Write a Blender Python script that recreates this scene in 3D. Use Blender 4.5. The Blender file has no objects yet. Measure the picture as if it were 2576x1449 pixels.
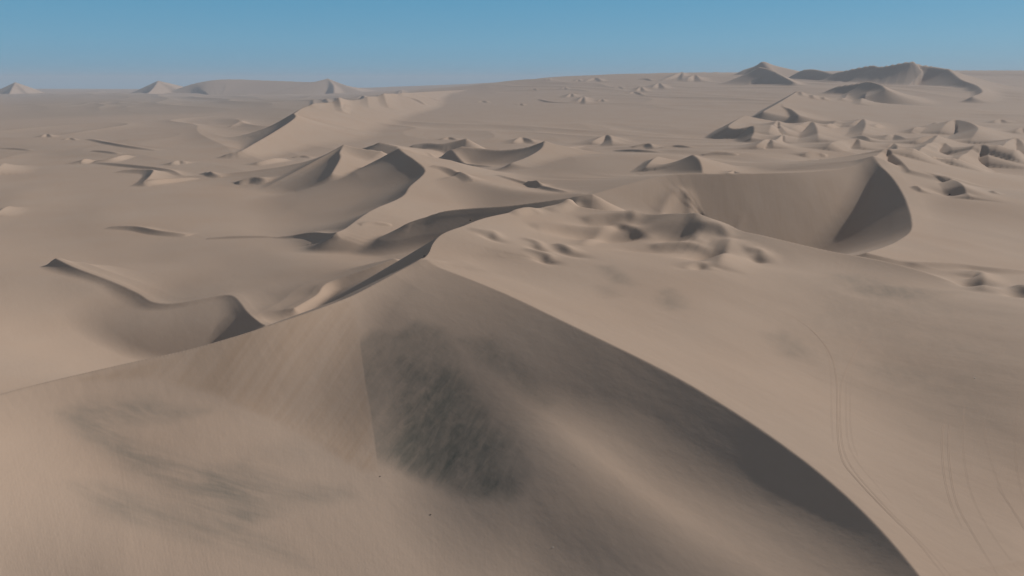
import bpy, math, random
import numpy as np
import mathutils

S = bpy.context.scene
COL = S.collection

# ------------------------------------------------------------------ camera
F, CX, CY = 1718.0, 1288.0, 724.5          # reference frame 2576 x 1449
PITCH = math.atan((CY - 205.0) / F)
CP, SP = math.cos(PITCH), math.sin(PITCH)
HC = 160.0                                  # camera height over world zero
cd = bpy.data.cameras.new('camera')
cd.sensor_width = 36.0
cd.lens = 36.0 * F / 2576.0
cd.clip_start = 1.0
cd.clip_end = 120000.0
cam = bpy.data.objects.new('camera', cd)
COL.objects.link(cam)
cam.location = (0, 0, HC)
cam.rotation_euler = (math.pi / 2 - PITCH, 0, 0)
S.camera = cam

# ------------------------------------------------------------------ sun, sky, exposure
SUN_EL = math.radians(28.0)
SUN_AZ = math.radians(25.0)                 # measured from +x towards +y
SUN_DIR = np.array([math.cos(SUN_EL) * math.cos(SUN_AZ), math.cos(SUN_EL) * math.sin(SUN_AZ), math.sin(SUN_EL)])
sl = bpy.data.lights.new('sun', 'SUN')
sl.energy = 4.0
sl.angle = math.radians(0.53)
sl.color = (1.0, 0.94, 0.86)
so = bpy.data.objects.new('sun', sl)
COL.objects.link(so)
so.rotation_euler = mathutils.Vector((-SUN_DIR[0], -SUN_DIR[1], -SUN_DIR[2])).to_track_quat('-Z', 'Y').to_euler()
so.location = (200, 100, 400)

W = bpy.data.worlds.new('World')
S.world = W
W.use_nodes = True
wn, wl = W.node_tree.nodes, W.node_tree.links
bg = wn['Background']
sky = wn.new('ShaderNodeTexSky')
sky.sky_type = 'NISHITA'
sky.sun_disc = False
sky.sun_elevation = SUN_EL
sky.sun_rotation = math.pi / 2 - SUN_AZ     # clockwise from +y
sky.altitude = 600.0
sky.air_density = 1.0
sky.dust_density = 0.3
sky.ozone_density = 3.0
# the clear deep blue of the day, paler towards the horizon, laid over the physical sky
wt = wn.new('ShaderNodeTexCoord')
wz = wn.new('ShaderNodeSeparateXYZ')
wl.new(wt.outputs['Generated'], wz.inputs[0])
wr = wn.new('ShaderNodeValToRGB')
wl.new(wz.outputs['Z'], wr.inputs['Fac'])
e = wr.color_ramp.elements
e[0].position, e[0].color = 0.0, (1.25, 2.95, 4.5, 1)
e[1].position, e[1].color = 1.0, (1.85, 1.80, 1.85, 1)
q = e.new(0.05); q.color = (1.12, 3.15, 4.85, 1)
q = e.new(0.14); q.color = (0.60, 2.75, 4.6, 1)
q = e.new(0.35); q.color = (1.5, 1.9, 2.3, 1)
wm = wn.new('ShaderNodeMix')
wm.data_type = 'RGBA'
wm.inputs[0].default_value = 0.12
wl.new(wr.outputs['Color'], wm.inputs[6])
wl.new(sky.outputs['Color'], wm.inputs[7])
wl.new(wm.outputs[2], bg.inputs['Color'])
bg.inputs['Strength'].default_value = 0.1
S.view_settings.view_transform = 'Standard'
S.view_settings.look = 'None'
S.view_settings.exposure = 0.06
S.view_settings.gamma = 1.0

# ------------------------------------------------------------------ the grid of the ground sheet
DETAIL = 1.0                                # 1 for the finished ground, less for quick looks
T1 = 0.96
NT = int(1240 * DETAIL)
tc = np.linspace(-T1, T1, NT)
side = T1 + np.cumsum(np.linspace(0.004, 0.06, 44))
t = np.concatenate([-side[::-1], tc, side])
def seg(a, b, ds):
    n = int(round(math.log(b / a) / ds * DETAIL))
    return np.linspace(math.log(a), math.log(b), n, endpoint=False)
s = np.concatenate([seg(20, 70, 0.02), seg(70, 700, 0.0027), seg(700, 3000, 0.0040), seg(3000, 5600, 0.0045), seg(5600, 8300, 0.007), seg(8300, 9900, 0.0028), seg(9900, 14000, 0.01), seg(14000, 22000, 0.02)])
yv = np.exp(s)
NS = len(s)
NTT = len(t)
f32 = np.float32
X = (yv[:, None] * t[None, :]).astype(f32)
Y = np.repeat(yv[:, None], NTT, 1).astype(f32)

def tw(px, py):
    a = (px - CX) / F
    b = (CY - py) / F
    dy = CP + b * SP
    return a / dy, (-SP + b * CP) / dy
def P(px, py, y):
    a, w = tw(px, py)
    return (a * y, y, w * y)
_gr = [235, 245, 260, 280, 300, 320, 350, 375, 400, 450, 500, 550, 600, 650, 700]
_gy = [9000, 6900, 4900, 3650, 2900, 2340, 1800, 1520, 1314, 993, 788, 646, 542, 463, 400]
def g(row):
    return float(np.exp(np.interp(row, _gr, np.log(_gy))))

# ------------------------------------------------------------------ smooth base ground (thin plate through control points)
BASE = [
 # bowl in front of the camera
 (0, 1449, 101), (-500, 1449, 95), (0, 1200, 126), (300, 1200, 135), (300, 1449, 103.5), (700, 1449, 106), (950, 1190, 141), (1120, 1200, 139),
 (1250, 1449, 106), (1330, 1300, 123), (500, 1060, 160), (700, 1180, 141), (700, 1300, 124), (1150, 1300, 124), (1480, 1350, 119), (1800, 1449, 100), (-400, 1150, 118), (1100, 1050, 163),
 # left valley
 (0, 850, 262), (0, 700, 385), (200, 900, 258), (-400, 800, 260), (-400, 650, 430),
 (300, 650, g(640)), (500, 650, g(645)), (700, 700, 372), (700, 600, g(600)), (300, 560, g(560)), (0, 560, g(560)), (0, 500, g(500)),
 (300, 500, g(500)), (600, 500, g(500)), (840, 480, 900), (820, 540, 700), (780, 600, 560), (0, 420, g(420)), (300, 420, g(420)), (600, 420, g(420)), (0, 350, g(350)), (300, 350, g(350)),
 (-500, 400, g(400)), (-500, 300, g(300)), (-500, 560, g(560)),
 (600, 340, g(345)), (0, 300, g(300)), (300, 290, g(290)), (600, 290, g(290)), (0, 260, g(260)), (300, 255, g(255)), (700, 255, g(255)), (900, 245, g(248)),
 (0, 240, 8000), (400, 240, 8000), (800, 238, 8300), (0, 231, 11000), (450, 231, 11000), (900, 230, 10500), (200, 224, 20000), (900, 224, 20000), (-600, 224, 20000), (-600, 240, 8000),
 # middle
 (1000, 330, 2000), (1200, 340, 1850), (1500, 345, 1750), (1000, 400, 1330), (1150, 420, 1130), (1450, 400, 1000), (1550, 440, 800), (1200, 300, 2500), (1500, 300, 2400), (1500, 270, 3000),
 (1200, 250, 4200), (1200, 225, 5600), (1500, 225, 4600), (1500, 195, 6000), (1350, 200, 6200), (1100, 224, 7200), (1750, 185, 6000), (1750, 225, 4300), (1750, 260, 3100), (1750, 300, 2300),
 (1750, 360, 1450), (1850, 410, 900), (1950, 420, 800), (2000, 380, 1050),
 (1500, 196, 9000), (1100, 216, 12000), (2000, 185, 6500), (2000, 220, 4000), (2050, 260, 2900), (2300, 290, 2300), (2300, 260, 2900), (2200, 220, 3600), (2400, 216, 4600), (2576, 188, 6000), (2576, 230, 3800), (2576, 290, 2200),
 (3000, 190, 6000), (3000, 300, 2000), (3000, 450, 850),
 (2050, 330, 1700), (2300, 330, 1650), (2576, 340, 1550), (2050, 400, 1000), (2300, 390, 1080), (2500, 400, 1040), (2500, 450, 800), (2400, 520, 570), (2576, 560, 520), (2576, 640, 420), (2400, 620, 430), (3000, 620, 420),
 (2300, 185, 12000), (2900, 186, 12000), (1700, 190, 12000), (200, 227, 22000), (1500, 208, 22000), (2500, 198, 22000),
 # broad back of the main dune
 (1250, 640, 285), (1500, 640, 290), (1500, 750, 234), (1800, 680, 275), (1750, 850, 195), (2100, 800, 228), (2400, 800, 227), (2100, 1000, 164), (2450, 1000, 155),
 (2400, 1250, 113.5), (2576, 1449, 92.5), (2900, 900, 170), (2900, 1200, 116),
 # hollow behind the main dune
 (1150, 620, 400), (1300, 570, 450), (950, 640, 440), (1900, 600, 612), (2140, 638, 545), (1750, 565, 610), (1550, 540, 540),
 (430, 850, 306), (560, 865, 298), (330, 790, 335), (250, 720, 370),
]
bp = np.array([P(*q) for q in BASE])
bt = bp[:, 0] / bp[:, 1]
bs = np.log(bp[:, 1])
def tps(r2):
    return np.where(r2 > 1e-12, r2 * np.log(np.maximum(r2, 1e-12)), 0.0)
n = len(bp)
K = tps((bt[:, None] - bt[None]) ** 2 + (bs[:, None] - bs[None]) ** 2) + np.eye(n) * 0.0006
A = np.zeros((n + 3, n + 3))
Q = np.stack([np.ones(n), bt, bs], 1)
A[:n, :n] = K
A[:n, n:] = Q
A[n:, :n] = Q.T
sol = np.linalg.solve(A, np.concatenate([bp[:, 2], np.zeros(3)]))
t4, s4 = t.astype(f32), s.astype(f32)
Z = np.empty((NS, NTT), f32)
for r0 in range(0, NS, 64):
    r1 = min(NS, r0 + 64)
    zz = np.full((r1 - r0, NTT), sol[n], f32) + (sol[n + 1] * t4)[None].astype(f32) + (sol[n + 2] * s4[r0:r1])[:, None].astype(f32)
    for i in range(n):
        q = (t4 - f32(bt[i]))[None] ** 2 + ((s4[r0:r1] - f32(bs[i])) ** 2)[:, None]
        np.maximum(q, f32(1e-10), out=q)
        zz += f32(sol[i]) * q * np.log(q)
    Z[r0:r1] = zz

# low linked dunes over the open ground, all shaped by the same wind
_rs = np.random.RandomState(5)
_pm = _rs.permutation(512)
_ga = _rs.uniform(0, 2 * math.pi, 512)
_gx, _gy2 = np.cos(_ga).astype(f32), np.sin(_ga).astype(f32)
def perlin(x, y):
    xi, yi = np.floor(x), np.floor(y)
    u, v = (x - xi).astype(f32), (y - yi).astype(f32)
    xi, yi = xi.astype(np.int64), yi.astype(np.int64)
    def gr(a, b, c, d):
        h = _pm[(_pm[a & 511] + b) & 511]
        return _gx[h] * c + _gy2[h] * d
    fu, fv = u * u * u * (u * (u * 6 - 15) + 10), v * v * v * (v * (v * 6 - 15) + 10)
    n0 = gr(xi, yi, u, v) * (1 - fu) + gr(xi + 1, yi, u - 1, v) * fu
    n1 = gr(xi, yi + 1, u, v - 1) * (1 - fu) + gr(xi + 1, yi + 1, u - 1, v - 1) * fu
    return n0 * (1 - fv) + n1 * fv
def low_dunes(wave, amp, y0, y1, y2, y3, seed, ang=0.5, stretch=2.6, crest=1.0):
    i0, i1 = np.searchsorted(yv, [y0, y3])
    x, y = X[i0:i1], Y[i0:i1]
    ca, sa = math.cos(ang), math.sin(ang)
    u, v = (x * ca + y * sa) / wave, (-x * sa + y * ca) / (wave * stretch)
    u = u + 0.55 * perlin(u * 0.6 + seed, v * 0.9 + 7.3)
    nz = perlin(u + seed * 3.1, v + 11.7)
    rg = np.clip(1 - np.abs(nz) * 2.6, 0, 1) ** 1.8             # narrow crests where the noise changes sign
    m = np.clip(perlin(u * 0.23 + 40 + seed, v * 0.3 + 3.0) * 1.8 + 0.45, 0, 1)
    f = np.clip((y - y0) / (y1 - y0), 0, 1) * np.clip((y3 - y) / (y3 - y2), 0, 1)
    Z[i0:i1] += amp * f * m * (crest * rg + (1.6 - crest) * nz)
low_dunes(90, 4.6, 390, 560, 1100, 1800, 2.7, 0.35, 3.2, 0.12)
low_dunes(150, 3.4, 600, 900, 1900, 3000, 5.9, crest=0.55)
low_dunes(260, 8.5, 1200, 2200, 5000, 7000, 9.2)
low_dunes(600, 16, 3200, 4800, 12000, 16000, 14.4)

# ------------------------------------------------------------------ dune tools
def catmull(p, m=8):
    p = np.asarray(p, float)
    if len(p) < 3:
        u = np.linspace(0, 1, m + 1)[:, None]
        return p[0] * (1 - u) + p[-1] * u
    q = np.vstack([2 * p[0] - p[1], p, 2 * p[-1] - p[-2]])
    out = []
    for i in range(1, len(q) - 2):
        for u in np.arange(m) / m:
            out.append(0.5 * (2 * q[i] + (q[i + 1] - q[i - 1]) * u + (2 * q[i - 1] - 5 * q[i] + 4 * q[i + 1] - q[i + 2]) * u * u
                              + (3 * q[i] - q[i - 1] - 3 * q[i + 1] + q[i + 2]) * u ** 3))
    out.append(q[-2])
    return np.array(out)
def even(c, N, sg):
    """the curve at N even steps, smoothed over sg steps with its ends kept"""
    L = np.concatenate([[0], np.cumsum(np.hypot(*np.diff(c[:, :2], axis=0).T))])
    u = np.linspace(0, L[-1], N)
    q = np.stack([np.interp(u, L, c[:, k]) for k in range(3)], 1)
    for _ in range(int(sg * sg * 2)):
        q[1:-1] += 0.25 * (q[:-2] - 2 * q[1:-1] + q[2:])
    return q
def box(c, reach):
    y0, y1 = max(c[:, 1].min() - reach, 21), c[:, 1].max() + reach
    x0, x1 = c[:, 0].min() - reach, c[:, 0].max() + reach
    i0, i1 = np.searchsorted(yv, [y0, y1])
    ts = [x0 / y0, x0 / y1, x1 / y0, x1 / y1]
    j0, j1 = np.searchsorted(t, [min(ts), max(ts)])
    return slice(i0, min(i1 + 1, NS)), slice(j0, min(j1 + 1, NTT))
def dist(c, sl, reach):
    """unsigned distance, side (+1 left of travel), position along, height along the curve"""
    x, y = X[sl], Y[sl]
    i00, j00 = sl[0].start, sl[1].start
    bd = np.full(x.shape, (1.5 * reach) ** 2, f32)
    sd = np.zeros(x.shape, f32)
    al = np.zeros(x.shape, f32)
    zz = np.full(x.shape, -1e4, f32)
    m = len(c) - 1
    L = np.concatenate([[0], np.cumsum(np.hypot(*np.diff(c[:, :2], axis=0).T))])
    for k in range(m):
        b_ = box(c[k:k + 2], reach)
        ii = slice(max(b_[0].start - i00, 0), max(min(b_[0].stop - i00, x.shape[0]), 0))
        jj = slice(max(b_[1].start - j00, 0), max(min(b_[1].stop - j00, x.shape[1]), 0))
        xs, ys, bds = x[ii, jj], y[ii, jj], bd[ii, jj]
        if xs.size == 0:
            continue
        ax, ay, az = (f32(v) for v in c[k])
        dx, dy = f32(c[k + 1, 0] - c[k, 0]), f32(c[k + 1, 1] - c[k, 1])
        l2 = dx * dx + dy * dy + f32(1e-9)
        px, py = xs - ax, ys - ay
        u = np.clip((px * dx + py * dy) / l2, 0, 1)
        d2 = (px - u * dx) ** 2 + (py - u * dy) ** 2
        w = np.nonzero(d2 < bds)
        if len(w[0]) == 0:
            continue
        dw, uw = d2[w], u[w]
        bds[w] = dw
        sd[ii, jj][w] = (dx * py[w] - dy * px[w]) / np.sqrt(l2 * (dw + f32(1e-6)))
        al[ii, jj][w] = (f32(L[k]) + uw * f32(L[k + 1] - L[k])) / f32(L[-1])
        zz[ii, jj][w] = az + uw * f32(c[k + 1, 2] - c[k, 2])
    return np.sqrt(bd), np.clip(sd, -1, 1), al, zz
def blur(a, ri, rj):
    """three box passes over the grid"""
    for ax, r in ((0, ri), (1, rj)):
        r = max(int(round(r * DETAIL)), 1)
        if a.shape[ax] < 2 * r + 3:
            continue
        for _ in range(3):
            p = np.concatenate([np.repeat(np.take(a, [0], ax), r + 1, ax), a, np.repeat(np.take(a, [-1], ax), r, ax)], ax)
            c = np.cumsum(p, axis=ax, dtype=np.float64)
            m = a.shape[ax]
            hi = np.take(c, np.arange(2 * r + 1, 2 * r + 1 + m), ax)
            lo = np.take(c, np.arange(0, m), ax)
            a = ((hi - lo) / (2 * r + 1)).astype(f32)
    return a
def smax(a, b, k):
    h = np.clip(0.5 + 0.5 * (b - a) / k, 0, 1)
    return a + (b - a) * h + k * h * (1 - h)
def ridge(pts, left, right, k=3.0, r=0.0, reach=None, kr=None, soft=0, cap=None, sm=0, far=None):
    """raise the ground to a crest line; left / right = (slope, length) of the faces beside it, length None = straight"""
    c = catmull([P(*q) for q in pts], 4)
    if sm:
        c = even(c, 64, sm * 0.71)
    tail = 0.06 if c[:, 1].mean() < 2400 else 0.2
    if reach is None:
        reach = 0
        for S0, L0 in (left, right):
            q = np.linspace(1, 1500, 600)
            f = np.min(S0) * (q if L0 is None else L0 * (1 - np.exp(-q / L0)) + tail * q)
            f = f if L0 is None else np.min(S0) * L0 * (1 - np.exp(-q / L0)) + tail * q
            reach = max(reach, float(np.interp(60 if c[:, 1].mean() < 2400 else 190, f, q)))
    sl = box(c, reach)
    d, sd, al, zc = dist(c, sl, reach)
    w = 0.5 + 0.5 * sd
    def drop(q):
        S0, L0 = q
        if isinstance(S0, tuple):
            S0 = np.interp(al, np.linspace(0, 1, len(S0)), S0).astype(f32)
        dd = np.sqrt(d * d + r * r) - r
        if L0 is None:
            return S0 * dd
        return S0 * L0 * (1 - np.exp(-dd / L0)) + tail * dd
    dr_ = drop(right)
    if far:                                   # the right face steepens further down
        dr_ = dr_ + far[1] * (np.sqrt(np.maximum(d - far[0], 0) ** 2 + 16) - 4)
    dd = drop(left) * w + dr_ * (1 - w)
    # past the ends of the crest the dune falls away at its steeper slope
    S1 = max(np.max(left[0]), np.max(right[0]), 0.5) if cap is None else cap
    for e, (p0, p1) in ((al <= 1e-4, (c[0], c[1])), (al >= 0.9999, (c[-1], c[-2]))):
        v = (p0 - p1)[:2] / math.hypot(*(p0 - p1)[:2])
        co = np.clip(((X[sl] - p0[0]) * v[0] + (Y[sl] - p0[1]) * v[1]) / (d + 0.01), 0, 1) * e
        dd = dd * (1 - co) + S1 * d * co
    h = zc - dd
    if soft:
        ok = np.maximum(h, zc.max() - 120 if zc.max() > -1e3 else -1e3)
        e1 = np.clip((d - soft * 0.5) / (soft * 1.5), 0, 1)
        e2 = np.clip((d - soft * 2.0) / (soft * 2.5), 0, 1)
        h1 = blur(ok, 8, 16)
        h2 = blur(h1, 20, 40)
        h = h + (h1 - ok) * e1
        h = h + (h2 - h1) * e2
    kk = k if kr is None else k * w + kr * (1 - w)
    Z[sl] = smax(Z[sl], h, kk).astype(f32)
def drape(px, py):
    a, w = tw(px, py)
    j = int(np.clip(np.searchsorted(t, a), 1, NTT - 1))
    f = (a - t[j - 1]) / (t[j] - t[j - 1])
    ww = (Z[:, j - 1] * (1 - f) + Z[:, j] * f) / yv
    i = int(np.argmax(ww >= w))
    if i == 0:
        i = NS - 1
    q = (w - ww[i - 1]) / (ww[i] - ww[i - 1] + 1e-12)
    y = yv[i - 1] + np.clip(q, 0, 1) * (yv[i] - yv[i - 1])
    return (a * y, y, w * y)
def bump(pix, A, wl, wr, taper=0.6, p=2.0, und=0.0):
    """small dune laid on the ground along a line; wl / wr = width left / right of it"""
    c = catmull([drape(*q) for q in pix], 6)
    sl = box(c, max(wl, wr) * 1.05)
    d, sd, al, zc = dist(c, sl, max(wl, wr) * 1.05)
    w = np.where(sd > 0, wl, wr)
    ends = np.clip(4 * al * (1 - al), 0, 1) ** taper
    x = np.clip(1 - d / w, 0, 1)
    Z[sl] += A * ends * np.where(np.abs(sd) < 0.5, 0.5 + np.abs(sd), 1.0) * x ** p
def hump(pix, A, stoss=5.0, taper=0.5, lee=0.5, soft=0):
    """small dune with its steep face on the right of travel"""
    c = catmull([drape(*q) for q in pix], 6)
    wl, wr = stoss * A, 1.25 * A / lee
    sl = box(c, wl * 1.05)
    d, sd, al, zc = dist(c, sl, wl * 1.05)
    ends = np.clip(4 * al * (1 - al), 0, 1) ** taper
    w = 0.5 + 0.5 * sd
    hl = np.clip(1 - d / wl, 0, 1) ** 2
    hr = np.clip(1 - d / wr, 0, 1) ** 1.25
    h = (A * ends * (hl * w + hr * (1 - w))).astype(f32)
    if soft:
        h = blur(h, soft, soft * 2)
    Z[sl] += h
def blob(px, py, A, rx, ry, ang=0.0):
    cx, cy, _ = drape(px, py)
    R = 3.2 * max(rx, ry)
    sl = box(np.array([[cx, cy, 0.0]]), R)
    dx, dy = X[sl] - cx, Y[sl] - cy
    ca, sa = math.cos(math.radians(ang)), math.sin(math.radians(ang))
    u, v = (dx * ca + dy * sa) / rx, (-dx * sa + dy * ca) / ry
    Z[sl] += A * np.exp(-(u * u + v * v))

# ------------------------------------------------------------------ the large dunes, far to near
# dunes on the left horizon
ridge([(38, 207, 9000), (30, 222, 8750), (22, 238, 8400)], (0.45, None), (0.62, None), k=12)
ridge([(38, 207, 9000), (70, 217, 9100), (105, 230, 9200)], (0.4, None), (0.35, None), k=12)
ridge([(398, 203, 9200), (385, 222, 8800), (365, 240, 8300)], (0.4, None), (0.6, None), k=12)
ridge([(398, 203, 9200), (430, 210, 9400), (470, 220, 9600)], (0.4, None), (0.35, None), k=12)
ridge([(430, 230, 9000), (480, 212, 9200), (530, 202, 9300), (580, 199, 9400), (640, 201, 9400), (720, 204, 9300), (790, 206, 9200), (824, 198, 9000)], (0.4, None), (0.20, None), k=14, sm=2)
ridge([(824, 198, 9000), (838, 213, 8800), (840, 233, 8500)], (0.4, None), (0.62, None), k=10)
ridge([(824, 198, 9000), (850, 209, 9200), (885, 218, 9500), (950, 228, 10000)], (0.4, None), (0.3, None), k=14)
# high far ground on the right
ridge([(1870, 176, 5600), (1900, 166, 5600), (1920, 155, 5600), (1950, 165, 5600), (2014, 180, 5600)], (0.4, None), (0.4, None), k=8)
ridge([(1912, 168, 4700), (1935, 173, 4600), (1957, 184, 4500), (1998, 206, 4200)], (0.25, 200), (0.45, 150), k=14)
ridge([(2020, 175, 5200), (2050, 174, 5100), (2100, 186, 4900)], (0.3, None), (0.6, None), k=6)
ridge([(2100, 184, 4900), (2120, 178, 4800), (2190, 164, 4700), (2215, 167, 4600), (2290, 154, 4500), (2305, 160, 4500), (2345, 166, 4450), (2385, 173, 4350)], (0.3, 300), (0.50, 170), k=16)
ridge([(2385, 173, 4350), (2400, 185, 4150), (2420, 200, 3850), (2455, 213, 3550), (2472, 230, 3200), (2445, 243, 2950)], (0.2, 200), (0.50, 120), k=10)
ridge([(2110, 215, 3300), (2160, 208, 3250), (2185, 204, 3200), (2215, 212, 3050), (2228, 222, 2900)], (0.3, 100), (0.5, 90), k=8)
ridge([(2005, 229, 2600), (1992, 238, 2450), (1960, 258, 2200), (1920, 280, 1980)], (0.2, 120), (0.6, None), k=4)
ridge([(1992, 240, 2440), (1967, 263, 2170), (1990, 274, 2050), (2010, 289, 1900)], (0.25, 100), (0.62, None), k=3)
ridge([(1873, 290, 1900), (1855, 300, 1780), (1834, 315, 1620), (1840, 322, 1570), (1870, 322, 1550), (1893, 320, 1540), (1897, 332, 1450), (1890, 346, 1370)], (0.15, 120), (0.58, None), k=3)
# long ridge in the middle distance
ridge([(1240, 222, 6200), (1100, 229, 5000), (1000, 236, 3600), (905, 250, 2900), (830, 257, 2450), (770, 268, 2100), (740, 285, 1850)], (0.10, 520), (0.55, None), k=9)
ridge([(740, 285, 1850), (742, 296, 1760), (700, 325, 1600), (640, 360, 1430), (605, 379, 1345), (570, 386, 1330)], (0.35, 160), (0.58, 110), k=6)
# dunes around the middle
ridge([(1041, 363, 1400), (1074, 359, 1400), (1110, 361, 1380), (1144, 355, 1380), (1173, 348, 1380)], (0.12, 200), (0.55, None), k=3)
ridge([(1160, 368, 1200), (1210, 373, 1190), (1260, 377, 1170), (1320, 371, 1150), (1370, 356, 1140)], (0.12, 150), (0.50, 70), k=5)
ridge([(1370, 356, 1140), (1362, 373, 1080), (1330, 393, 1010), (1285, 410, 960)], (0.16, 220), (0.52, 80), k=5)
ridge([(914, 372, 1280), (945, 362, 1270), (957, 358, 1260), (1000, 368, 1240)], (0.15, 150), (0.5, None), k=2)
ridge([(960, 380, 1040), (900, 372, 1050), (865, 365, 1060)], (0.25, None), (0.45, None), k=3, cap=0.6)
ridge([(865, 365, 1060), (855, 382, 1010), (856, 398, 950), (835, 436, 860)], (0.25, 120), (0.56, 55), k=5)
# the tall dark sided dune left of the centre
ridge([(1075, 404, 960), (1040, 390, 930), (1004, 374, 900)], (0.30, None), (0.45, None), k=4, cap=0.6)
ridge([(1004, 374, 900), (1022, 388, 855), (1043, 402, 808), (1070, 430, 750), (1032, 468, 668), (1011, 495, 622), (931, 531, 536), (869, 575, 484), (838, 593, 468)], (0.14, 260), ((0.56, 0.56, 0.54, 0.50, 0.46, 0.44), 58), k=4, soft=30)
ridge([(1140, 446, 735), (1180, 452, 722), (1300, 478, 670), (1460, 492, 615)], (0.12, 200), (0.27, None), k=8, r=10, cap=0.6)
# crest whose shaded face drops into the hollow
ridge([(1040, 556, 466), (1075, 545, 465), (1119, 531, 462), (1200, 522, 451), (1288, 515, 441), (1390, 503, 432), (1490, 489, 428)], ((0.5, 0.4, 0.3, 0.3, 0.3, 0.3), 160), ((0.3, 0.45, 0.55, 0.52, 0.48, 0.45), None), k=4, sm=2, cap=0.45, soft=12)
ridge([(994, 650, 345), (939, 670, 338), (851, 702, 330), (815, 718, 322), (798, 742, 310), (740, 775, 288)], (0.6, None), (0.12, 120), k=3, cap=0.4, sm=2, soft=8)  # low ridge added so its shaded face makes the dark band here
# the great crescent
ridge([(1490, 489, 605), (1600, 458, 640), (1700, 438, 665), (1850, 437, 665), (1980, 434, 670), (2060, 430, 680), (2130, 422, 695), (2195, 400, 720)], (0.10, 200), (0.50, None), k=5)
ridge([(2195, 400, 720), (2240, 440, 650), (2268, 480, 590), (2285, 518, 540), (2295, 560, 475), (2290, 586, 440), (2242, 620, 390), (2178, 646, 345)], (0.16, 240), (0.74, None), k=15, sm=3, soft=22)
ridge([(2195, 399, 722), (2228, 379, 800), (2262, 400, 740), (2288, 427, 680)], (0.18, 200), (0.6, None), k=3)
ridge([(1743, 388, 800), (1757, 399, 770), (1765, 416, 735), (1768, 437, 700)], (0.25, 120), (0.52, 50), k=5)
# dune behind the left arm
ridge([(140, 650, 432), (200, 678, 402), (290, 712, 372), (350, 740, 352), (385, 762, 332), (450, 766, 326), (540, 750, 330), (580, 745, 330), (606, 764, 310), (622, 786, 292), (668, 822, 262)], (0.12, 140), (0.64, None), k=4, sm=1.5, soft=6)
# the main dune: right shoulder, left arm, right arm
SHOULDER = [(1430, 520, 390), (1560, 532, 380), (1650, 540, 370), (1740, 535, 357), (1850, 576, 345), (1960, 602, 335), (2090, 632, 325), (2175, 646, 318), (2260, 664, 308), (2350, 692, 297), (2440, 730, 285), (2600, 775, 270)]
ridge(SHOULDER, (0.45, None), (0.20, None), k=5, sm=3)
SUMMIT = [(1060, 660, 254), (1064, 652, 257), (1080, 634, 267), (1088, 613, 277), (1112, 589, 290), (1165, 569, 306), (1222, 548, 330), (1330, 527, 365), (1440, 515, 395)]
ridge(SUMMIT, (0.62, None), (0.22, None), k=5, sm=1.5)
LEFT_ARM = [(-500, 1150, 118), (-250, 1065, 136), (0, 992, 155), (300, 916, 173), (500, 872, 183), (660, 824, 193), (705, 808, 197), (860, 755, 216), (960, 715, 233), (1030, 681, 246), (1060, 662, 253)]
ridge(LEFT_ARM, ((0.5, 0.52, 0.6, 0.66), None), (0.50, None), k=6, soft=8, sm=5)
ridge([(1076, 662, 251), (1180, 700, 231), (1288, 746, 209), (1470, 832, 179), (1600, 893, 163), (1740, 965, 148), (1860, 1035, 136), (1960, 1105, 125.5), (2080, 1195, 114), (2190, 1290, 102.5), (2260, 1362, 94.5), (2330, 1449, 86.5), (2520, 1750, 64)], (0.17, None), ((0.12, 0.20, 0.30, 0.41, 0.49, 0.53, 0.535, 0.53), None), k=6, soft=8, sm=6, far=(34, 0.10))
ridge([(1180, 880, 198), (1300, 985, 168), (1450, 1110, 137), (1600, 1220, 122.4), (1800, 1350, 104.7), (1950, 1449, 93.8), (2100, 1560, 81.6)], (0.05, None), ((0.55, 0.5, 0.46, 0.44, 0.42), None), k=5, r=10, cap=0.6, reach=60, sm=4)

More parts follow.
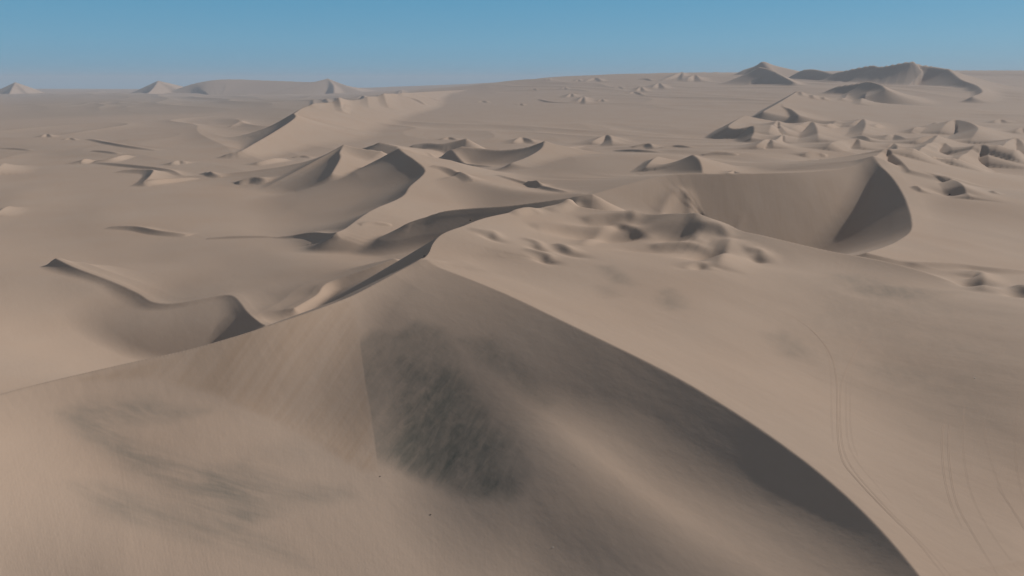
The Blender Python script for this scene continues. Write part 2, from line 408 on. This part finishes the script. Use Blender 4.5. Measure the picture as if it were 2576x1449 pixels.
# ------------------------------------------------------------------ small dunes lying on the large ones
HUMPS = [
 # high far ground on the right
 ([(1470, 206), (1498, 199), (1514, 206)], 14), ([(1604, 199), (1625, 200), (1642, 204)], 11), ([(1663, 204), (1690, 196), (1716, 187), (1716, 204)], 18),
 ([(1726, 206), (1747, 195), (1764, 206)], 22), ([(1768, 185), (1787, 179), (1803, 185)], 12), ([(1599, 230), (1612, 222), (1624, 231)], 12),
 ([(1641, 223), (1657, 214), (1673, 224)], 16), ([(1580, 236), (1597, 233), (1622, 241)], 8), ([(1423, 246), (1437, 239), (1445, 245)], 12),
 ([(1355, 250), (1380, 257), (1420, 259), (1457, 258)], 7), ([(1452, 257), (1468, 247), (1473, 263)], 12), ([(1372, 202), (1378, 197), (1384, 204)], 7),
 ([(1446, 205), (1455, 200), (1462, 206)], 7), ([(1540, 222), (1556, 219), (1570, 224)], 6), ([(1330, 226), (1342, 224), (1352, 228)], 6), ([(1412, 224), (1420, 220), (1428, 226)], 6),
 ([(1300, 264), (1310, 262), (1318, 266)], 5), ([(1502, 255), (1514, 251), (1522, 257)], 6), ([(1198, 258), (1215, 255), (1228, 259)], 6),
 # crest of the long ridge
 ([(782, 252), (788, 257), (786, 270)], 12), ([(806, 250), (822, 254), (860, 274)], 14), ([(846, 246), (854, 252), (870, 264)], 11), ([(896, 246), (912, 243), (928, 272)], 16),
 ([(950, 240), (966, 243), (988, 276)], 16), ([(985, 240), (1009, 228), (1011, 244)], 14), ([(1019, 242), (1046, 252), (1072, 265)], 8), ([(1040, 238), (1080, 246), (1110, 256)], 6),
 # hummocks on the right middle distance
 ([(2186, 234), (2178, 242), (2163, 264)], 14), ([(2140, 240), (2127, 246), (2118, 254)], 9), ([(2004, 233), (2014, 234), (2018, 242)], 7), ([(2034, 240), (2043, 242), (2046, 249)], 7), ([(2062, 245), (2071, 247), (2074, 252)], 6),
 ([(1932, 340), (1954, 322), (1970, 335), (1988, 342)], 16), ([(1946, 364), (1968, 350), (1975, 361)], 10), ([(1990, 326), (2020, 323), (2044, 322), (2053, 342), (2058, 358)], 17),
 ([(2078, 320), (2100, 314), (2120, 312)], 9), ([(2134, 320), (2158, 313), (2172, 313), (2175, 332), (2166, 348)], 17), ([(2150, 345), (2170, 351), (2192, 358)], 8), ([(2198, 320), (2214, 318), (2228, 320)], 6),
 ([(2290, 336), (2308, 331), (2328, 331)], 8), ([(2346, 321), (2362, 319), (2378, 320)], 6), ([(2495, 310), (2515, 306), (2535, 310)], 8), ([(2362, 338), (2393, 324), (2424, 330), (2456, 348), (2438, 365)], 24),
 ([(2296, 363), (2330, 359), (2356, 360), (2340, 375)], 15), ([(2290, 398), (2330, 393), (2373, 384), (2392, 404)], 18), ([(2392, 416), (2440, 404), (2476, 403), (2486, 421)], 18),
 ([(2502, 393), (2540, 374), (2562, 374), (2580, 392)], 17), ([(2543, 404), (2562, 397), (2582, 400)], 12), ([(2552, 336), (2570, 331), (2590, 338)], 10), ([(2078, 378), (2120, 372), (2155, 366), (2165, 377)], 13),
 ([(1898, 376), (1936, 365), (1945, 374)], 10), ([(2018, 394), (2050, 390), (2080, 394)], 6), ([(2220, 352), (2250, 346), (2280, 352)], 7), ([(2230, 372), (2252, 369), (2266, 376)], 7),
 # slope on the far right
 ([(2294, 470), (2306, 475), (2318, 484)], 3), ([(2372, 458), (2392, 460), (2404, 472), (2440, 502)], 7), ([(2488, 482), (2496, 484), (2504, 488)], 2),
 # middle
 ([(1326, 464), (1344, 466), (1356, 473)], 4), ([(1486, 364), (1520, 352), (1535, 356), (1541, 367)], 12), ([(1590, 371), (1630, 367), (1644, 375)], 6), ([(1662, 402), (1648, 413), (1622, 431)], 9),
 ([(1766, 391), (1810, 388), (1856, 390)], 4), ([(1830, 438), (1846, 435), (1862, 437)], 3), ([(1660, 372), (1700, 369), (1740, 372)], 4), ([(1545, 379), (1600, 381), (1660, 384)], 4),
 ([(1290, 362), (1310, 353), (1330, 356), (1345, 362)], 8), ([(905, 566), (940, 562), (985, 567)], 1.6), ([(1085, 418), (1130, 432), (1190, 456)], 5), ([(1110, 352), (1130, 349), (1150, 353)], 5),
 ([(1078, 384), (1150, 398), (1240, 420)], 4), ([(1250, 440), (1340, 462), (1430, 485)], 3),
 # left plain
 ([(103, 346), (118, 341), (132, 346)], 5), ([(222, 350), (290, 365), (350, 374), (396, 379)], 5), ([(203, 413), (216, 407), (232, 404)], 6), ([(236, 408), (282, 406), (327, 393)], 7), ([(236, 409), (330, 420), (420, 431), (462, 443)], 5),
 ([(300, 432), (345, 434), (385, 438), (382, 452), (360, 469)], 8), ([(356, 469), (420, 458), (494, 449)], 5), ([(515, 436), (535, 441), (556, 446)], 5), ([(428, 416), (450, 411), (470, 412)], 6),
 ([(596, 463), (635, 457), (672, 458)], 7), ([(640, 416), (680, 409), (723, 403)], 7), ([(738, 397), (760, 395), (784, 398)], 4), ([(622, 308), (600, 312), (578, 320)], 7), ([(20, 418), (10, 426), (-6, 440)], 10), ([(28, 522), (14, 531), (-10, 545)], 4),
 ([(272, 573), (340, 577), (400, 588), (475, 593)], 3.5), ([(520, 601), (640, 598), (700, 597)], 2), ([(690, 596), (780, 592), (856, 601)], 2.5), ([(160, 352), (178, 349), (192, 353)], 3), ([(0, 374), (40, 376), (80, 379)], 4), ([(230, 380), (270, 384), (300, 388)], 4),
]
# blown out hollows among the small crests
for q in [(1698, 580, -5.0, 14, 9, 25), (1785, 644, -3.6, 14, 6, 30), (1480, 592, -2.6, 24, 9, 10), (1545, 566, -2.6, 18, 7, 10), (1905, 655, -1.6, 5, 3.5, 30), (1372, 654, -1.5, 6, 3.2, 130),
          (1352, 624, -1.0, 5, 2.8, 140), (1236, 599, -1.1, 6, 2.8, 150), (1430, 636, -1.5, 9, 4, 140), (1585, 598, -1.8, 14, 5, 15), (1650, 628, -1.6, 18, 5, 10), (1830, 590, -1.7, 11, 5, 30),
          (1755, 672, -1.5, 8, 4, 30), (2455, 717, -3.6, 8, 6, 20), (2572, 738, -3.0, 7, 5, 20), (2400, 488, -3.5, 9, 20, 20)]:
    blob(*q)
HUMPS_TOP = [
 # top of the main dune
 ([(1560, 541), (1600, 538), (1668, 534), (1738, 532), (1752, 552), (1750, 584), (1730, 612)], 4), ([(1463, 617), (1503, 604), (1538, 580), (1563, 570), (1600, 580), (1643, 602)], 3),
 ([(1470, 557), (1515, 549), (1560, 543), (1604, 538)], 4), ([(1340, 570), (1400, 573), (1440, 577), (1500, 578), (1536, 569)], 3.5), ([(1400, 614), (1420, 624), (1441, 644)], 3),
 ([(1318, 626), (1350, 634), (1382, 644), (1374, 664)], 1.7), ([(1316, 599), (1345, 608), (1360, 619), (1357, 629)], 2.0), ([(1184, 577), (1219, 585), (1240, 587), (1252, 607)], 2.0),
 ([(1756, 566), (1813, 577), (1840, 604)], 4), ([(1836, 600), (1832, 630), (1826, 652), (1806, 678)], 6), ([(1720, 678), (1750, 670), (1766, 669), (1794, 682)], 2.5), ([(1876, 630), (1905, 634), (1920, 645), (1907, 660)], 3.5),
 ([(1384, 531), (1420, 520), (1452, 516)], 4), ([(1290, 538), (1330, 529), (1362, 535)], 3), ([(1428, 511), (1450, 512), (1486, 507)], 3), ([(1640, 622), (1690, 617), (1738, 618), (1790, 632)], 3), ([(1840, 575), (1858, 577), (1868, 582)], 1.5),
 # right shoulder
 ([(2285, 666), (2350, 669), (2420, 674), (2500, 683), (2610, 688)], 4), ([(2436, 698), (2460, 691), (2472, 705), (2473, 733)], 4.5), ([(2545, 722), (2570, 726), (2590, 738)], 4),
]
for q, h in HUMPS:
    hump(q, h, lee=0.6)
for q, h in HUMPS_TOP:
    hump(q, h * 0.7, stoss=4.5, lee=0.55, soft=1)

def ripple(wave, amp, y1, seed, ang, stretch):
    i1 = int(np.searchsorted(yv, y1))
    x, y = X[:i1], Y[:i1]
    ca, sa = math.cos(ang), math.sin(ang)
    f = np.clip((y1 - y) / (0.4 * y1), 0, 1)
    Z[:i1] += amp * f * perlin((x * ca + y * sa) / wave + seed, (-x * sa + y * ca) / (wave * stretch) + seed)
ripple(34, 0.55, 700, 3.3, 0.5, 1.8)
ripple(13, 0.14, 420, 8.1, 0.5, 2.2)
ripple(5.5, 0.04, 260, 21.7, 0.5, 2.5)

# ------------------------------------------------------------------ darker mineral sand lying in patches (own colour, partly shade on the plateau)
GREY = np.zeros((NS, NTT), f32)
SLIP = np.zeros((NS, NTT), f32)
STREAK = np.zeros((NS, NTT), f32)
def patch(field, pix, amount, soft):
    """fill an outline on the ground, fading over soft metres each side of its edge"""
    c = np.array([drape(*q) for q in pix + pix[:1]])
    sl = box(c, soft * 2)
    x, y = X[sl], Y[sl]
    ins = np.zeros(x.shape, bool)
    d2 = np.full(x.shape, 1e12, f32)
    for (ax, ay, _), (bx, by, _) in zip(c[:-1], c[1:]):
        cond = (ay > y) != (by > y)
        ins ^= cond & (x < (bx - ax) * (y - ay) / (by - ay + 1e-9) + ax)
        dx, dy = bx - ax, by - ay
        u = np.clip(((x - ax) * dx + (y - ay) * dy) / (dx * dx + dy * dy + 1e-9), 0, 1)
        d2 = np.minimum(d2, (x - ax - u * dx) ** 2 + (y - ay - u * dy) ** 2)
    sd = np.sqrt(d2) * np.where(ins, 1, -1)
    m = np.clip(0.5 + 0.5 * sd / soft, 0, 1)
    m = m * m * (3 - 2 * m)
    field[sl] = np.clip(field[sl] + amount * m, 0, 1)
patch(GREY, [(885, 870), (935, 832), (1000, 838), (1050, 805), (1115, 828), (1145, 880), (1178, 950), (1235, 1035), (1300, 1110), (1342, 1190),
             (1290, 1265), (1180, 1255), (1080, 1215), (1000, 1185), (930, 1150), (915, 1060), (900, 950)], 0.36, 2.4)
patch(GREY, [(1010, 905), (1090, 925), (1150, 940), (1190, 1030), (1255, 1130), (1285, 1240), (1150, 1235), (1080, 1200), (975, 1150), (995, 1050)], 0.36, 4)
patch(GREY, [(1150, 852), (1235, 845), (1290, 890), (1390, 1012), (1368, 1030), (1270, 955), (1200, 905)], 0.32, 2.5)
patch(GREY, [(1150, 890), (1330, 1050), (1300, 1130), (1230, 1030)], 0.16, 5)
# the clean edge of freshly slid pale sand
patch(GREY, [(860, 760), (897, 800), (903, 860), (915, 950), (934, 1060), (947, 1170), (800, 1150), (760, 900)], -1.0, 0.5)
patch(STREAK, [(150, 1040), (220, 1010), (380, 1005), (520, 1035), (420, 1060), (300, 1070), (360, 1115), (490, 1170), (640, 1245), (680, 1300), (600, 1320), (450, 1250), (330, 1180), (230, 1110)], 0.42, 3.5)
patch(STREAK, [(180, 1215), (260, 1215), (430, 1270), (600, 1310), (720, 1370), (780, 1430), (640, 1400), (420, 1340), (250, 1290)], 0.34, 4)
patch(STREAK, [(480, 1180), (620, 1160), (720, 1220), (860, 1230), (880, 1250), (700, 1280), (560, 1240)], 0.34, 4)
patch(STREAK, [(640, 1130), (760, 1110), (820, 1140), (700, 1170)], 0.12, 5)
patch(GREY, [(1660, 735), (1690, 728), (1715, 750), (1720, 775), (1680, 778), (1660, 760)], 0.35, 5)
patch(GREY, [(1505, 670), (1540, 668), (1585, 705), (1590, 718), (1545, 712)], 0.30, 4)
patch(GREY, [(1500, 720), (1540, 718), (1560, 745), (1520, 750)], 0.18, 4)
patch(GREY, [(1935, 840), (1975, 835), (2030, 880), (2040, 910), (1980, 895)], 0.28, 5)
patch(GREY, [(2090, 690), (2160, 690), (2260, 720), (2420, 735), (2300, 755), (2180, 745)], 0.22, 6)
patch(GREY, [(2180, 920), (2260, 915), (2330, 950), (2240, 965)], 0.12, 6)
patch(GREY, [(0, 238), (300, 236), (900, 240), (930, 250), (780, 268), (560, 285), (300, 290), (0, 300)], 0.22, 260)
patch(GREY, [(0, 360), (120, 366), (330, 392), (180, 398), (0, 385)], 0.14, 60)
patch(GREY, [(1960, 690), (2250, 700), (2576, 790), (2700, 1000), (2576, 1130), (2300, 1080), (2130, 960), (1980, 830)], 0.16, 22)  # broad greyer sand, also darkened for the weaker sunlight on the plateau
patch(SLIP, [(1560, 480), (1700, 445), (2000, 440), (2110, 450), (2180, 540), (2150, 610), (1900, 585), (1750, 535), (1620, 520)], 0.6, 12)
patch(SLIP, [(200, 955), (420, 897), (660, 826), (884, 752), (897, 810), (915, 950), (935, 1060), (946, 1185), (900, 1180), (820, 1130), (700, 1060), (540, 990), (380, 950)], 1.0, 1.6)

Z += HC
# ------------------------------------------------------------------ sand material
def sand_material():
    m = bpy.data.materials.new('desert_sand')
    m.use_nodes = True
    nt = m.node_tree
    N, L = nt.nodes, nt.links
    b = N['Principled BSDF']
    b.inputs['Roughness'].default_value = 0.95
    b.inputs['Specular IOR Level'].default_value = 0.08
    geo = N.new('ShaderNodeNewGeometry')
    def noise(scale, detail, rough=0.5, rot=0.0, stretch=None, dist=0.0):
        mp = N.new('ShaderNodeMapping')
        mp.inputs['Rotation'].default_value = (0, 0, rot)
        mp2 = N.new('ShaderNodeMapping')
        mp2.inputs['Scale'].default_value = stretch or (1, 1, 1)
        L.new(geo.outputs['Position'], mp.inputs['Vector'])
        L.new(mp.outputs['Vector'], mp2.inputs['Vector'])
        n = N.new('ShaderNodeTexNoise')
        n.inputs['Scale'].default_value = scale
        n.inputs['Detail'].default_value = detail
        n.inputs['Roughness'].default_value = rough
        n.inputs['Distortion'].default_value = dist
        L.new(mp2.outputs['Vector'], n.inputs['Vector'])
        return n.outputs['Fac']
    def rng(v, a, b_, c, d):
        r = N.new('ShaderNodeMapRange')
        for k, q in zip(('From Min', 'From Max', 'To Min', 'To Max'), (a, b_, c, d)):
            r.inputs[k].default_value = q
        L.new(v, r.inputs['Value'])
        return r.outputs['Result']
    def mth(op, a, b_):
        r = N.new('ShaderNodeMath')
        r.operation = op
        for k, q in enumerate((a, b_)):
            if isinstance(q, (int, float)):
                r.inputs[k].default_value = q
            else:
                L.new(q, r.inputs[k])
        return r.outputs[0]
    def mix(f, a, b_):
        r = N.new('ShaderNodeMix')
        r.data_type = 'RGBA'
        for k, q in ((0, f), (6, a), (7, b_)):
            if isinstance(q, tuple):
                r.inputs[k].default_value = q + (1,)
            else:
                L.new(q, r.inputs[k])
        return r.outputs[2]
    grey = N.new('ShaderNodeAttribute'); grey.attribute_name = 'mineral'
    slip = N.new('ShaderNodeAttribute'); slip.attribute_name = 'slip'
    broad = noise(0.012, 5, 0.5)
    col = mix(rng(broad, 0.3, 0.7, 0, 1), (0.368, 0.272, 0.208), (0.378, 0.290, 0.229))
    # freshly slid sand, a little browner, in runs down the face
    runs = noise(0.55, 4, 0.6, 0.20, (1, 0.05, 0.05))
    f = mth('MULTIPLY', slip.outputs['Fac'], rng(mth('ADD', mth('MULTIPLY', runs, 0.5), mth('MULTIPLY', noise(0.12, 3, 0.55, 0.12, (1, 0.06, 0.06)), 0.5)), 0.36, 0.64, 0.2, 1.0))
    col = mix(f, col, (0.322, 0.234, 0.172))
    # dark mineral grains, drawn out by the wind
    st1 = noise(0.34, 8, 0.66, 0.35, (1, 0.30, 1), 0.5)
    st2 = noise(0.075, 5, 0.6, 0.35, (1, 0.45, 1), 0.5)
    st = mth('ADD', mth('MULTIPLY', rng(st1, 0.3, 0.7, -1, 1), 0.7), mth('MULTIPLY', rng(st2, 0.3, 0.7, -1, 1), 0.6))
    gf = mth('MULTIPLY', grey.outputs['Fac'], rng(st, -1.0, 1.0, 0.35, 1.45))
    cl = N.new('ShaderNodeClamp'); L.new(gf, cl.inputs['Value'])
    col = mix(cl.outputs[0], col, (0.118, 0.115, 0.098))
    # thin grey drifts combed out along the wind
    drift = N.new('ShaderNodeAttribute'); drift.attribute_name = 'streak'
    d1 = noise(0.42, 7, 0.62, 0.34, (0.13, 1, 1), 0.3)
    d2 = noise(0.10, 4, 0.55, 0.34, (0.35, 1, 1), 0.4)
    df = mth('MULTIPLY', drift.outputs['Fac'], mth('ADD', rng(d1, 0.32, 0.68, 0.0, 0.9), rng(d2, 0.3, 0.7, 0.0, 0.8)))
    cd_ = N.new('ShaderNodeClamp'); L.new(df, cd_.inputs['Value'])
    col = mix(cd_.outputs[0], col, (0.15, 0.142, 0.122))
    L.new(col, b.inputs['Base Color'])
    bm = N.new('ShaderNodeBump')
    bm.inputs['Strength'].default_value = 0.35
    bm.inputs['Distance'].default_value = 0.5
    h = mth('ADD', mth('MULTIPLY', noise(0.35, 6, 0.6, -0.6, (1, 0.5, 1)), 0.5), mth('MULTIPLY', noise(0.03, 5, 0.5, -0.6, (1, 0.35, 1)), 2.0))
    L.new(h, bm.inputs['Height'])
    L.new(bm.outputs['Normal'], b.inputs['Normal'])
    return m
SAND = sand_material()

def tag(o, label=None, cat=None, kind=None, group=None):
    if label: o['label'] = label
    if cat: o['category'] = cat
    if kind: o['kind'] = kind
    if group: o['group'] = group
    return o

def sheet(name, mask, mat):
    """one mesh made of the grid cells in mask"""
    ci, cj = np.nonzero(mask)
    i = ci * NTT + cj
    q = np.stack([i, i + 1, i + NTT + 1, i + NTT], -1)
    used = np.zeros(NS * NTT, bool)
    used[q.ravel()] = True
    ids = np.nonzero(used)[0]
    new = np.zeros(NS * NTT, np.int32)
    new[ids] = np.arange(len(ids), dtype=np.int32)
    q = new[q].astype(np.int32)
    me = bpy.data.meshes.new(name)
    co = np.stack([X.ravel()[ids], Y.ravel()[ids], Z.ravel()[ids]], -1).astype(np.float32)
    me.vertices.add(len(co))
    me.vertices.foreach_set('co', co.ravel())
    me.loops.add(q.size)
    me.loops.foreach_set('vertex_index', q.ravel())
    me.polygons.add(len(q))
    me.polygons.foreach_set('loop_start', np.arange(len(q), dtype=np.int32) * 4)
    me.polygons.foreach_set('use_smooth', np.ones(len(q), bool))
    me.update()
    for nm, fld in (('mineral', GREY), ('slip', SLIP), ('streak', STREAK)):
        at = me.attributes.new(nm, 'FLOAT', 'POINT')
        at.data.foreach_set('value', np.ascontiguousarray(fld.ravel()[ids]))
    me.materials.append(mat)
    o = bpy.data.objects.new(name, me)
    COL.objects.link(o)
    return o
# the near dune ends along its crests; the far ground starts beyond the open plain
EDGE = [P(*q) for q in LEFT_ARM] + [P(*q) for q in SUMMIT[1:]] + [P(*q) for q in SHOULDER[1:]]
poly = [(e_[0], e_[1]) for e_ in EDGE] + [(700, 270), (700, 0), (-700, 0), (-700, EDGE[0][1])]
cx_, cy_ = 0.5 * (X[:-1, :-1] + X[1:, 1:]), 0.5 * (Y[:-1, :-1] + Y[1:, 1:])
near = np.zeros(cx_.shape, bool)
for (ax, ay), (bx, by) in zip(poly, poly[1:] + poly[:1]):
    near ^= ((ay > cy_) != (by > cy_)) & (cx_ < (bx - ax) * (cy_ - ay) / (by - ay + 1e-9) + ax)
far = ~near & (cy_ > 2650)
tag(sheet('dune', near, SAND), 'large pale foreground dune with two sharp curving arms and a dark mineral patch', 'sand dune', 'structure')
tag(sheet('dune_field', ~near & ~far, SAND), 'field of crescent dunes and hollows behind the large near dune', 'dune field', 'structure')
tag(sheet('hills', far, SAND), 'hazy far dunes and sand hills along the horizon', 'hills', 'structure')
gm = bpy.data.meshes.new('ground')
gz = float(Z[0].min()) - 1.0
gm.from_pydata([(-3000, -3000, gz), (3000, -3000, gz), (3000, 22, gz), (-3000, 22, gz)], [], [(0, 1, 2, 3)])
gm.materials.append(SAND)
go = bpy.data.objects.new('ground', gm)
COL.objects.link(go)
tag(go, 'open sand behind the viewpoint', 'sand', 'structure')

# ------------------------------------------------------------------ tyre tracks pressed into the sand
Z -= HC
TRACKS = [
 (0.9, [(1940, 775), (1975, 787), (2008, 805), (2043, 832), (2074, 867), (2094, 903), (2103, 943), (2106, 983), (2107, 1054), (2110, 1116), (2123, 1165), (2154, 1205), (2199, 1254), (2256, 1312), (2310, 1365), (2376, 1449), (2430, 1515)]),
 (0.5, [(2050, 833), (2080, 880), (2090, 934), (2092, 983), (2092, 1054), (2096, 1112)]),
 (0.6, [(2200, 825), (2168, 860), (2140, 907), (2121, 952), (2115, 983), (2114, 1054), (2121, 1125), (2146, 1180), (2205, 1250), (2262, 1310), (2330, 1378), (2392, 1449)]),
 (0.5, [(2159, 872), (2136, 930), (2129, 983), (2129, 1054), (2135, 1116), (2156, 1160), (2200, 1214), (2245, 1268)]),
 (0.4, [(2150, 900), (2140, 983), (2139, 1054), (2144, 1107), (2158, 1148)]),
 (0.6, [(2380, 1045), (2370, 1094), (2374, 1183), (2390, 1258), (2421, 1330)]),
 (0.6, [(2392, 1050), (2386, 1107), (2392, 1196), (2410, 1272), (2443, 1334), (2510, 1449)]),
 (0.4, [(2426, 1018), (2423, 1116), (2434, 1205), (2456, 1272), (2492, 1338), (2554, 1427)]),
 (0.4, [(2483, 1060), (2476, 1072), (2490, 1147), (2519, 1232), (2554, 1290), (2590, 1340)]),
 (0.4, [(2568, 960), (2559, 1045), (2554, 1134), (2568, 1227), (2590, 1270)]),
 (0.6, [(2508, 1222), (2541, 1272), (2590, 1350)]),
 (0.5, [(2452, 876), (2505, 889), (2580, 922)]),
 (0.4, [(1334, 556), (1349, 570), (1357, 596)]), (0.4, [(1338, 556), (1354, 570), (1362, 594)]),
]
RUT = SAND.copy()
RUT.name = 'shaded_packed_sand'
_b = RUT.node_tree.nodes['Principled BSDF']
_h = RUT.node_tree.nodes.new('ShaderNodeHueSaturation')
_h.inputs['Value'].default_value = 0.94  # packed sand, also darkened in colour against the sunlight its rims catch
RUT.node_tree.links.new(_b.inputs['Base Color'].links[0].from_socket, _h.inputs['Color'])
RUT.node_tree.links.new(_h.outputs['Color'], _b.inputs['Base Color'])
def track(wide, pix, amount):
    """shallow rut with a low rim each side, lying on the ground"""
    c = catmull([drape(*q) for q in pix], 24)
    c = even(c, max(20, int(len(c) * 1.2)), 1)
    tg = np.gradient(c[:, :2], axis=0)
    tg /= np.linalg.norm(tg, axis=1)[:, None] + 1e-9
    nr = np.stack([-tg[:, 1], tg[:, 0]], 1)
    prof = [(-1.0, -0.02), (-0.6, 0.16), (-0.3, 0.03), (0.3, 0.03), (0.6, 0.16), (1.0, -0.02)]
    vs = []
    fade = np.clip(np.minimum(np.arange(len(c)), np.arange(len(c))[::-1]) / (0.15 * len(c)), 0.05, 1)
    for o, h in prof:
        q = c[:, :2] + nr * (o * wide)
        # height of the ground under the rim
        ii = np.clip(np.searchsorted(yv, q[:, 1]), 1, NS - 1)
        tt = q[:, 0] / q[:, 1]
        jj = np.clip(np.searchsorted(t, tt), 1, NTT - 1)
        fi = (q[:, 1] - yv[ii - 1]) / (yv[ii] - yv[ii - 1])
        fj = (tt - t[jj - 1]) / (t[jj] - t[jj - 1])
        gz = (Z[ii - 1, jj - 1] * (1 - fi) * (1 - fj) + Z[ii, jj - 1] * fi * (1 - fj) + Z[ii - 1, jj] * (1 - fi) * fj + Z[ii, jj] * fi * fj)
        vs.append(np.column_stack([q, gz + HC + h * amount * (fade if h > 0.01 else 1)]))
    n_ = len(c)
    v = np.concatenate(vs)
    fs = [(k * n_ + i, k * n_ + i + 1, (k + 1) * n_ + i + 1, (k + 1) * n_ + i) for k in range(len(prof) - 1) for i in range(n_ - 1)]
    me = bpy.data.meshes.new('tyre_track')
    me.from_pydata([tuple(p) for p in v], [], [f[::-1] for f in fs])
    me.polygons.foreach_set('use_smooth', np.ones(len(fs), bool))
    me.materials.append(RUT)
    o = bpy.data.objects.new('tyre_track', me)
    COL.objects.link(o)
    tag(o, 'faint tyre track curving across the smooth sand', None, 'structure')
for q in TRACKS:
    track(0.24, q[1], q[0] * (0.45 if q[0] > 0.55 else 0.25))

# ------------------------------------------------------------------ loose stones lying on the sand
import bmesh
def stone_mat(name, c0, c1):
    m = bpy.data.materials.new(name)
    m.use_nodes = True
    nt = m.node_tree
    b = nt.nodes['Principled BSDF']
    b.inputs['Roughness'].default_value = 0.9
    n = nt.nodes.new('ShaderNodeTexNoise')
    n.inputs['Scale'].default_value = 6.0
    n.inputs['Detail'].default_value = 6.0
    r = nt.nodes.new('ShaderNodeValToRGB')
    r.color_ramp.elements[0].position, r.color_ramp.elements[0].color = 0.3, c0 + (1,)
    r.color_ramp.elements[1].position, r.color_ramp.elements[1].color = 0.7, c1 + (1,)
    tcn = nt.nodes.new('ShaderNodeTexCoord')
    nt.links.new(tcn.outputs['Object'], n.inputs['Vector'])
    nt.links.new(n.outputs['Fac'], r.inputs['Fac'])
    nt.links.new(r.outputs['Color'], b.inputs['Base Color'])
    return m
DARK = stone_mat('dark_rock', (0.03, 0.026, 0.022), (0.07, 0.06, 0.05))
PALE = stone_mat('pale_rock', (0.50, 0.47, 0.42), (0.66, 0.63, 0.58))
def stone(px, py, size, mat, label, seed, flat=0.6):
    rnd = random.Random(seed)
    bm = bmesh.new()
    bmesh.ops.create_icosphere(bm, subdivisions=3, radius=1.0)
    dirs = [(mathutils.Vector((rnd.gauss(0, 1), rnd.gauss(0, 1), rnd.gauss(0, 1))).normalized(), rnd.uniform(0.62, 0.92)) for _ in range(14)]
    for v in bm.verts:
        p = v.co.copy()
        for d, h in dirs:                     # broken flat faces
            e_ = p.dot(d) - h
            if e_ > 0:
                p -= d * e_
        p += p.normalized() * rnd.uniform(-0.025, 0.025)
        v.co = mathutils.Vector((p.x * size[0], p.y * size[1], p.z * size[2]))
    me = bpy.data.meshes.new('stone')
    bm.to_mesh(me)
    bm.free()
    me.materials.append(mat)
    o = bpy.data.objects.new('stone', me)
    COL.objects.link(o)
    x, y, z = drape(px, py)
    o.location = (x, y, z + HC + size[2] * 0.45)
    o.rotation_euler = (0, 0, rnd.uniform(0, 6.28))
    tag(o, label, 'stone')
stone(956, 1199, (0.19, 0.14, 0.12), DARK, 'small dark stone at the foot of the slip face, under the dark sand patch', 3)
stone(1083, 1295, (0.24, 0.12, 0.09), DARK, 'flat dark stone alone on the smooth floor of the hollow', 7)
stone(1183, 555, (0.55, 0.5, 0.5), DARK, 'dark rock sitting on the highest crest of the main dune', 11)
stone(1068, 645, (0.6, 0.4, 0.35), DARK, 'dark stone on the shaded side of the sharp crest, near where the two arms meet', 15)
stone(2389, 490, (0.9, 0.8, 0.7), DARK, 'dark rock alone on the slope right of the great crescent dune', 19)
stone(2452, 952, (0.20, 0.17, 0.13), PALE, 'pale pebble on the tracked sand at the right', 23)
stone(1391, 1377, (0.12, 0.11, 0.09), PALE, 'pale pebble low on the hollow floor, in the shade at the bottom', 27)
Z += HC

# ------------------------------------------------------------------ the dusty air
def haze():
    import bmesh
    bm = bmesh.new()
    zb, zt = float(Z.min()) - 1.0, max(float(Z.max()), HC) + 15.0
    x0, x1, y0, y1 = -60000, 60000, -2000, 23000
    v = [bm.verts.new(p) for p in ((x0, y0, zb), (x1, y0, zb), (x1, y1, zb), (x0, y1, zb), (x0, y0, zt), (x1, y0, zt), (x1, y1, zt), (x0, y1, zt))]
    for q in ((3, 2, 1, 0), (4, 5, 6, 7), (0, 1, 5, 4), (1, 2, 6, 5), (2, 3, 7, 6), (3, 0, 4, 7)):
        bm.faces.new([v[k] for k in q])
    me = bpy.data.meshes.new('haze')
    bm.to_mesh(me)
    m = bpy.data.materials.new('dusty_air')
    m.use_nodes = True
    nt = m.node_tree
    nt.nodes.clear()
    out = nt.nodes.new('ShaderNodeOutputMaterial')
    vol = nt.nodes.new('ShaderNodeVolumePrincipled')
    vol.inputs['Color'].default_value = (0.76, 0.82, 0.93, 1)
    vol.inputs['Density'].default_value = 5.6e-5
    vol.inputs['Anisotropy'].default_value = 0.0
    nt.links.new(vol.outputs[0], out.inputs['Volume'])
    me.materials.append(m)
    o = bpy.data.objects.new('haze', me)
    COL.objects.link(o)
    tag(o, 'thin dusty air that pales the far dunes', 'haze', 'stuff')
haze()
